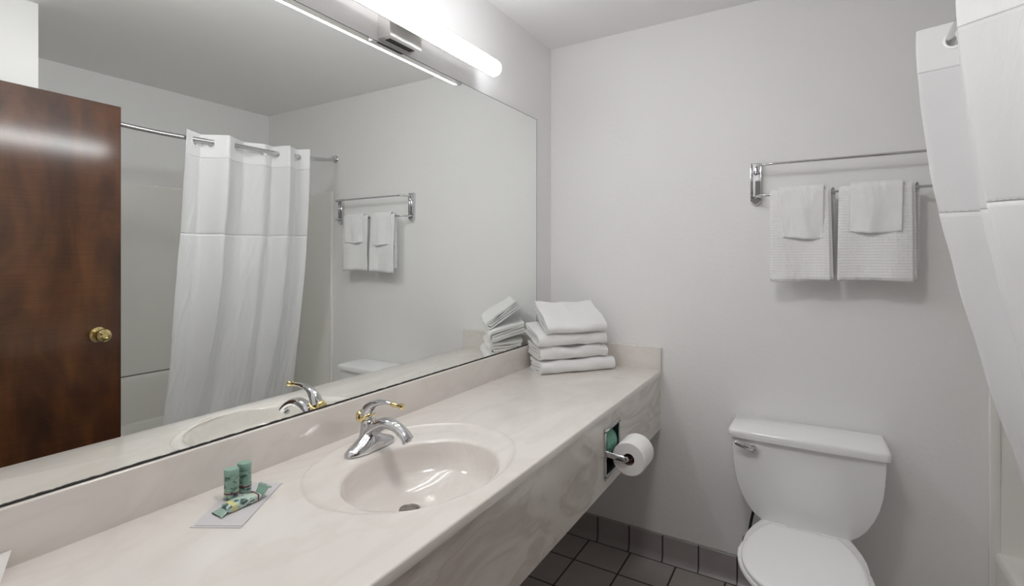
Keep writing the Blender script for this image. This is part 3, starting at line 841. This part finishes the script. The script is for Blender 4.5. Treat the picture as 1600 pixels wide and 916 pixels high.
# ------------------------------------------------------------------ door
hx, hy, ex, ey = 1.501, .092, 1.542, 1.035
DL = math.hypot(ex - hx, ey - hy); da = math.atan2(ex - hx, ey - hy)
DM = Matrix.Translation((hx, hy, 0)) @ Matrix.Rotation(-da, 4, 'Z')
DOOR = thing('door_1', (hx, hy, 0), 'dark mahogany slab door', 'door')
del DOOR['label']; del DOOR['category']; DOOR['kind'] = 'structure'
def dpart(name, bm, mat, parent, angle=40, smooth=True):
    bmesh.ops.transform(bm, matrix=DM, verts=bm.verts); return mesh_obj(name, bm, mat, parent, angle=angle, smooth=smooth)
dpart('door_slab', B(0, .035, 0, DL, 0.012, 2.055, .0015, 1), M['wood'], DOOR)
bm = bmesh.new()
KY, KZ = DL - .086, 1.036
lathe(bm, [(.033, .0), (.033, -.003), (.028, -.008), (.014, -.011), (.0125, -.026), (.016, -.030), (.025, -.036), (.0285, -.046), (.027, -.056), (.020, -.064), (.0125, -.066), (.0115, -.063), (.001, -.0625)], (0, KY, KZ), 'X', 32)
kn = dpart('door_handle', bm, M['brass'], DOOR, 30)
bm = bmesh.new(); lathe(bm, [(.033, .035), (.033, .038), (.014, .046), (.0125, .061), (.025, .071), (.0285, .081), (.020, .097), (.001, .098)], (0, KY, KZ), 'X', 32)
dpart('door_handle', bm, M['brass'], DOOR, 30)
for hz in (.25, 1.02, 1.80):
    bm = bmesh.new(); tube(bm, [(-.003, .0, hz - .045), (-.003, .0, hz + .045)], .005, 10)
    dpart('hinge', bm, M['brass'], DOOR)

# ------------------------------------------------------------------ amenities
def P2(*p): return Vector((*p, 0))
c0, c1_, c2_, c3_ = P2(.141, .503), P2(.225, .552), P2(.120, .712), P2(.036, .660)
bm = bmesh.new()
def sheet(bm, q, z0, z1):
    lo = [bm.verts.new((p.x, p.y, z0)) for p in q]; hi = [bm.verts.new((p.x, p.y, z1)) for p in q]
    bm.faces.new(lo[::-1]); bm.faces.new(hi)
    for i in range(4):
        j = (i + 1) % 4; bm.faces.new((lo[i], lo[j], hi[j], hi[i]))
sheet(bm, [c0, c1_, c2_, c3_], ZT + .0003, ZT + .0012)
q = [c0 + P2(.002, .007), c1_ + P2(-.002, .005), c2_ + P2(0, -.002), c3_ + P2(.002, -.002)]
sheet(bm, q, ZT + .0014, ZT + .0022)
tag(mesh_obj('paper_mat', bm, M['card'], smooth=False), 'pale lilac paper mat under the small toiletries on the counter', 'mat')

def bottle(x, y, rz, label, h=.064, lean=0.0):
    r = thing('toiletry_bottle', (x, y, ZT + .0024), label, 'bottle', 'small green toiletry bottles on the paper mat')
    def prof_ring(rw, rd, z): return [(x + math.cos(a + rz) * 0 + (math.cos(a) * rw * math.cos(rz) - math.sin(a) * rd * math.sin(rz)) + lean * z, y + (math.cos(a) * rw * math.sin(rz) + math.sin(a) * rd * math.cos(rz)), ZT + .0024 + z) for a in [2 * PI * k / 28 for k in range(28)]]
    bm = bmesh.new(); loft(bm, [prof_ring(.0125, .0105, 0), prof_ring(.0142, .0120, .0015), prof_ring(.0145, .0122, .004), prof_ring(.0145, .0122, h - .016), prof_ring(.0140, .0117, h - .0145)])
    mesh_obj('bottle_body', bm, M['print'], r, angle=50)
    bm = bmesh.new(); loft(bm, [prof_ring(.0143, .0121, h - .0143), prof_ring(.0147, .0125, h - .0135), prof_ring(.0147, .0125, h - .0015), prof_ring(.0137, .0115, h)])
    mesh_obj('cap', bm, M['greencap'], r, angle=50)
    bm = bmesh.new(); loft(bm, [prof_ring(.01465, .01235, .0125), prof_ring(.01475, .01245, .013), prof_ring(.01475, .01245, .0150), prof_ring(.01465, .01235, .0155)], True, True)
    mesh_obj('stripe', bm, M['maroon'], r, angle=50)
    return r
bottle(.098, .607, .6, 'small sage green toiletry bottle standing nearer the camera, left of the pair')
bottle(.090, .640, .5, 'small sage green toiletry bottle standing on the right of the pair')

# soap packet with flared crimped ends
SA, SB = Vector((.146, .548, ZT + .003)), Vector((.146, .655, ZT + .004))
SD = (SB - SA).normalized(); SN = Vector((-SD.y, SD.x, 0)) * -1
def srect(s, hw, h, z0=.0, r=.35, wob=0):
    c = SA.lerp(SB, s); pts = []
    for k in range(20):
        a = 2 * PI * k / 20
        cx_ = math.copysign(abs(math.cos(a)) ** r, math.cos(a)); cz_ = math.copysign(abs(math.sin(a)) ** r, math.sin(a))
        pts.append(c + SN * (cx_ * hw) + Vector((0, 0, z0 + h * (.5 + .5 * cz_) + wob * math.sin(k * 1.9) * .0015)))
    return pts
PK = thing('soap_packet', tuple(SA.lerp(SB, .5)), 'glossy green wrapped soap bar with crimped ends lying in front of the bottles', 'soap')
bm = bmesh.new()
loft(bm, [srect(.15, .0135, .004, .004), srect(.19, .0145, .012, .001), srect(.23, .015, .0145, 0), srect(.76, .015, .0145, 0), srect(.80, .0145, .012, .001), srect(.84, .0135, .004, .004)])
mesh_obj('wrapped_bar', bm, M['wrapprint'], PK, angle=60)
bm = bmesh.new()
loft(bm, [srect(.155, .0137, .0035, .0045, 1), srect(.10, .0155, .0025, .003, 1), srect(.02, .0185, .0012, .0005, 1, 1)])
mesh_obj('crimped_end', bm, M['wrapper'], PK, angle=60)
bm = bmesh.new()
loft(bm, [srect(.835, .0137, .0035, .0045, 1), srect(.90, .0160, .0022, .012, 1), srect(.95, .0185, .0014, .021, 1, 1), srect(1.0, .0195, .0010, .020, 1, 1)])
mesh_obj('crimped_end', bm, M['wrapper'], PK, angle=60)
bm = bmesh.new()
loft(bm, [srect(.735, .0152, .0149, -.0001), srect(.765, .0152, .0149, -.0001)])
mesh_obj('maroon_band', bm, M['maroon'], PK, angle=60)
bm = bmesh.new()
loft(bm, [srect(.235, .0152, .0149, -.0001), srect(.33, .0152, .0149, -.0001)])
mesh_obj('cream_band', bm, M['cream'], PK, angle=60)
# a white folded card whose corner shows at the left edge, propped on the splash
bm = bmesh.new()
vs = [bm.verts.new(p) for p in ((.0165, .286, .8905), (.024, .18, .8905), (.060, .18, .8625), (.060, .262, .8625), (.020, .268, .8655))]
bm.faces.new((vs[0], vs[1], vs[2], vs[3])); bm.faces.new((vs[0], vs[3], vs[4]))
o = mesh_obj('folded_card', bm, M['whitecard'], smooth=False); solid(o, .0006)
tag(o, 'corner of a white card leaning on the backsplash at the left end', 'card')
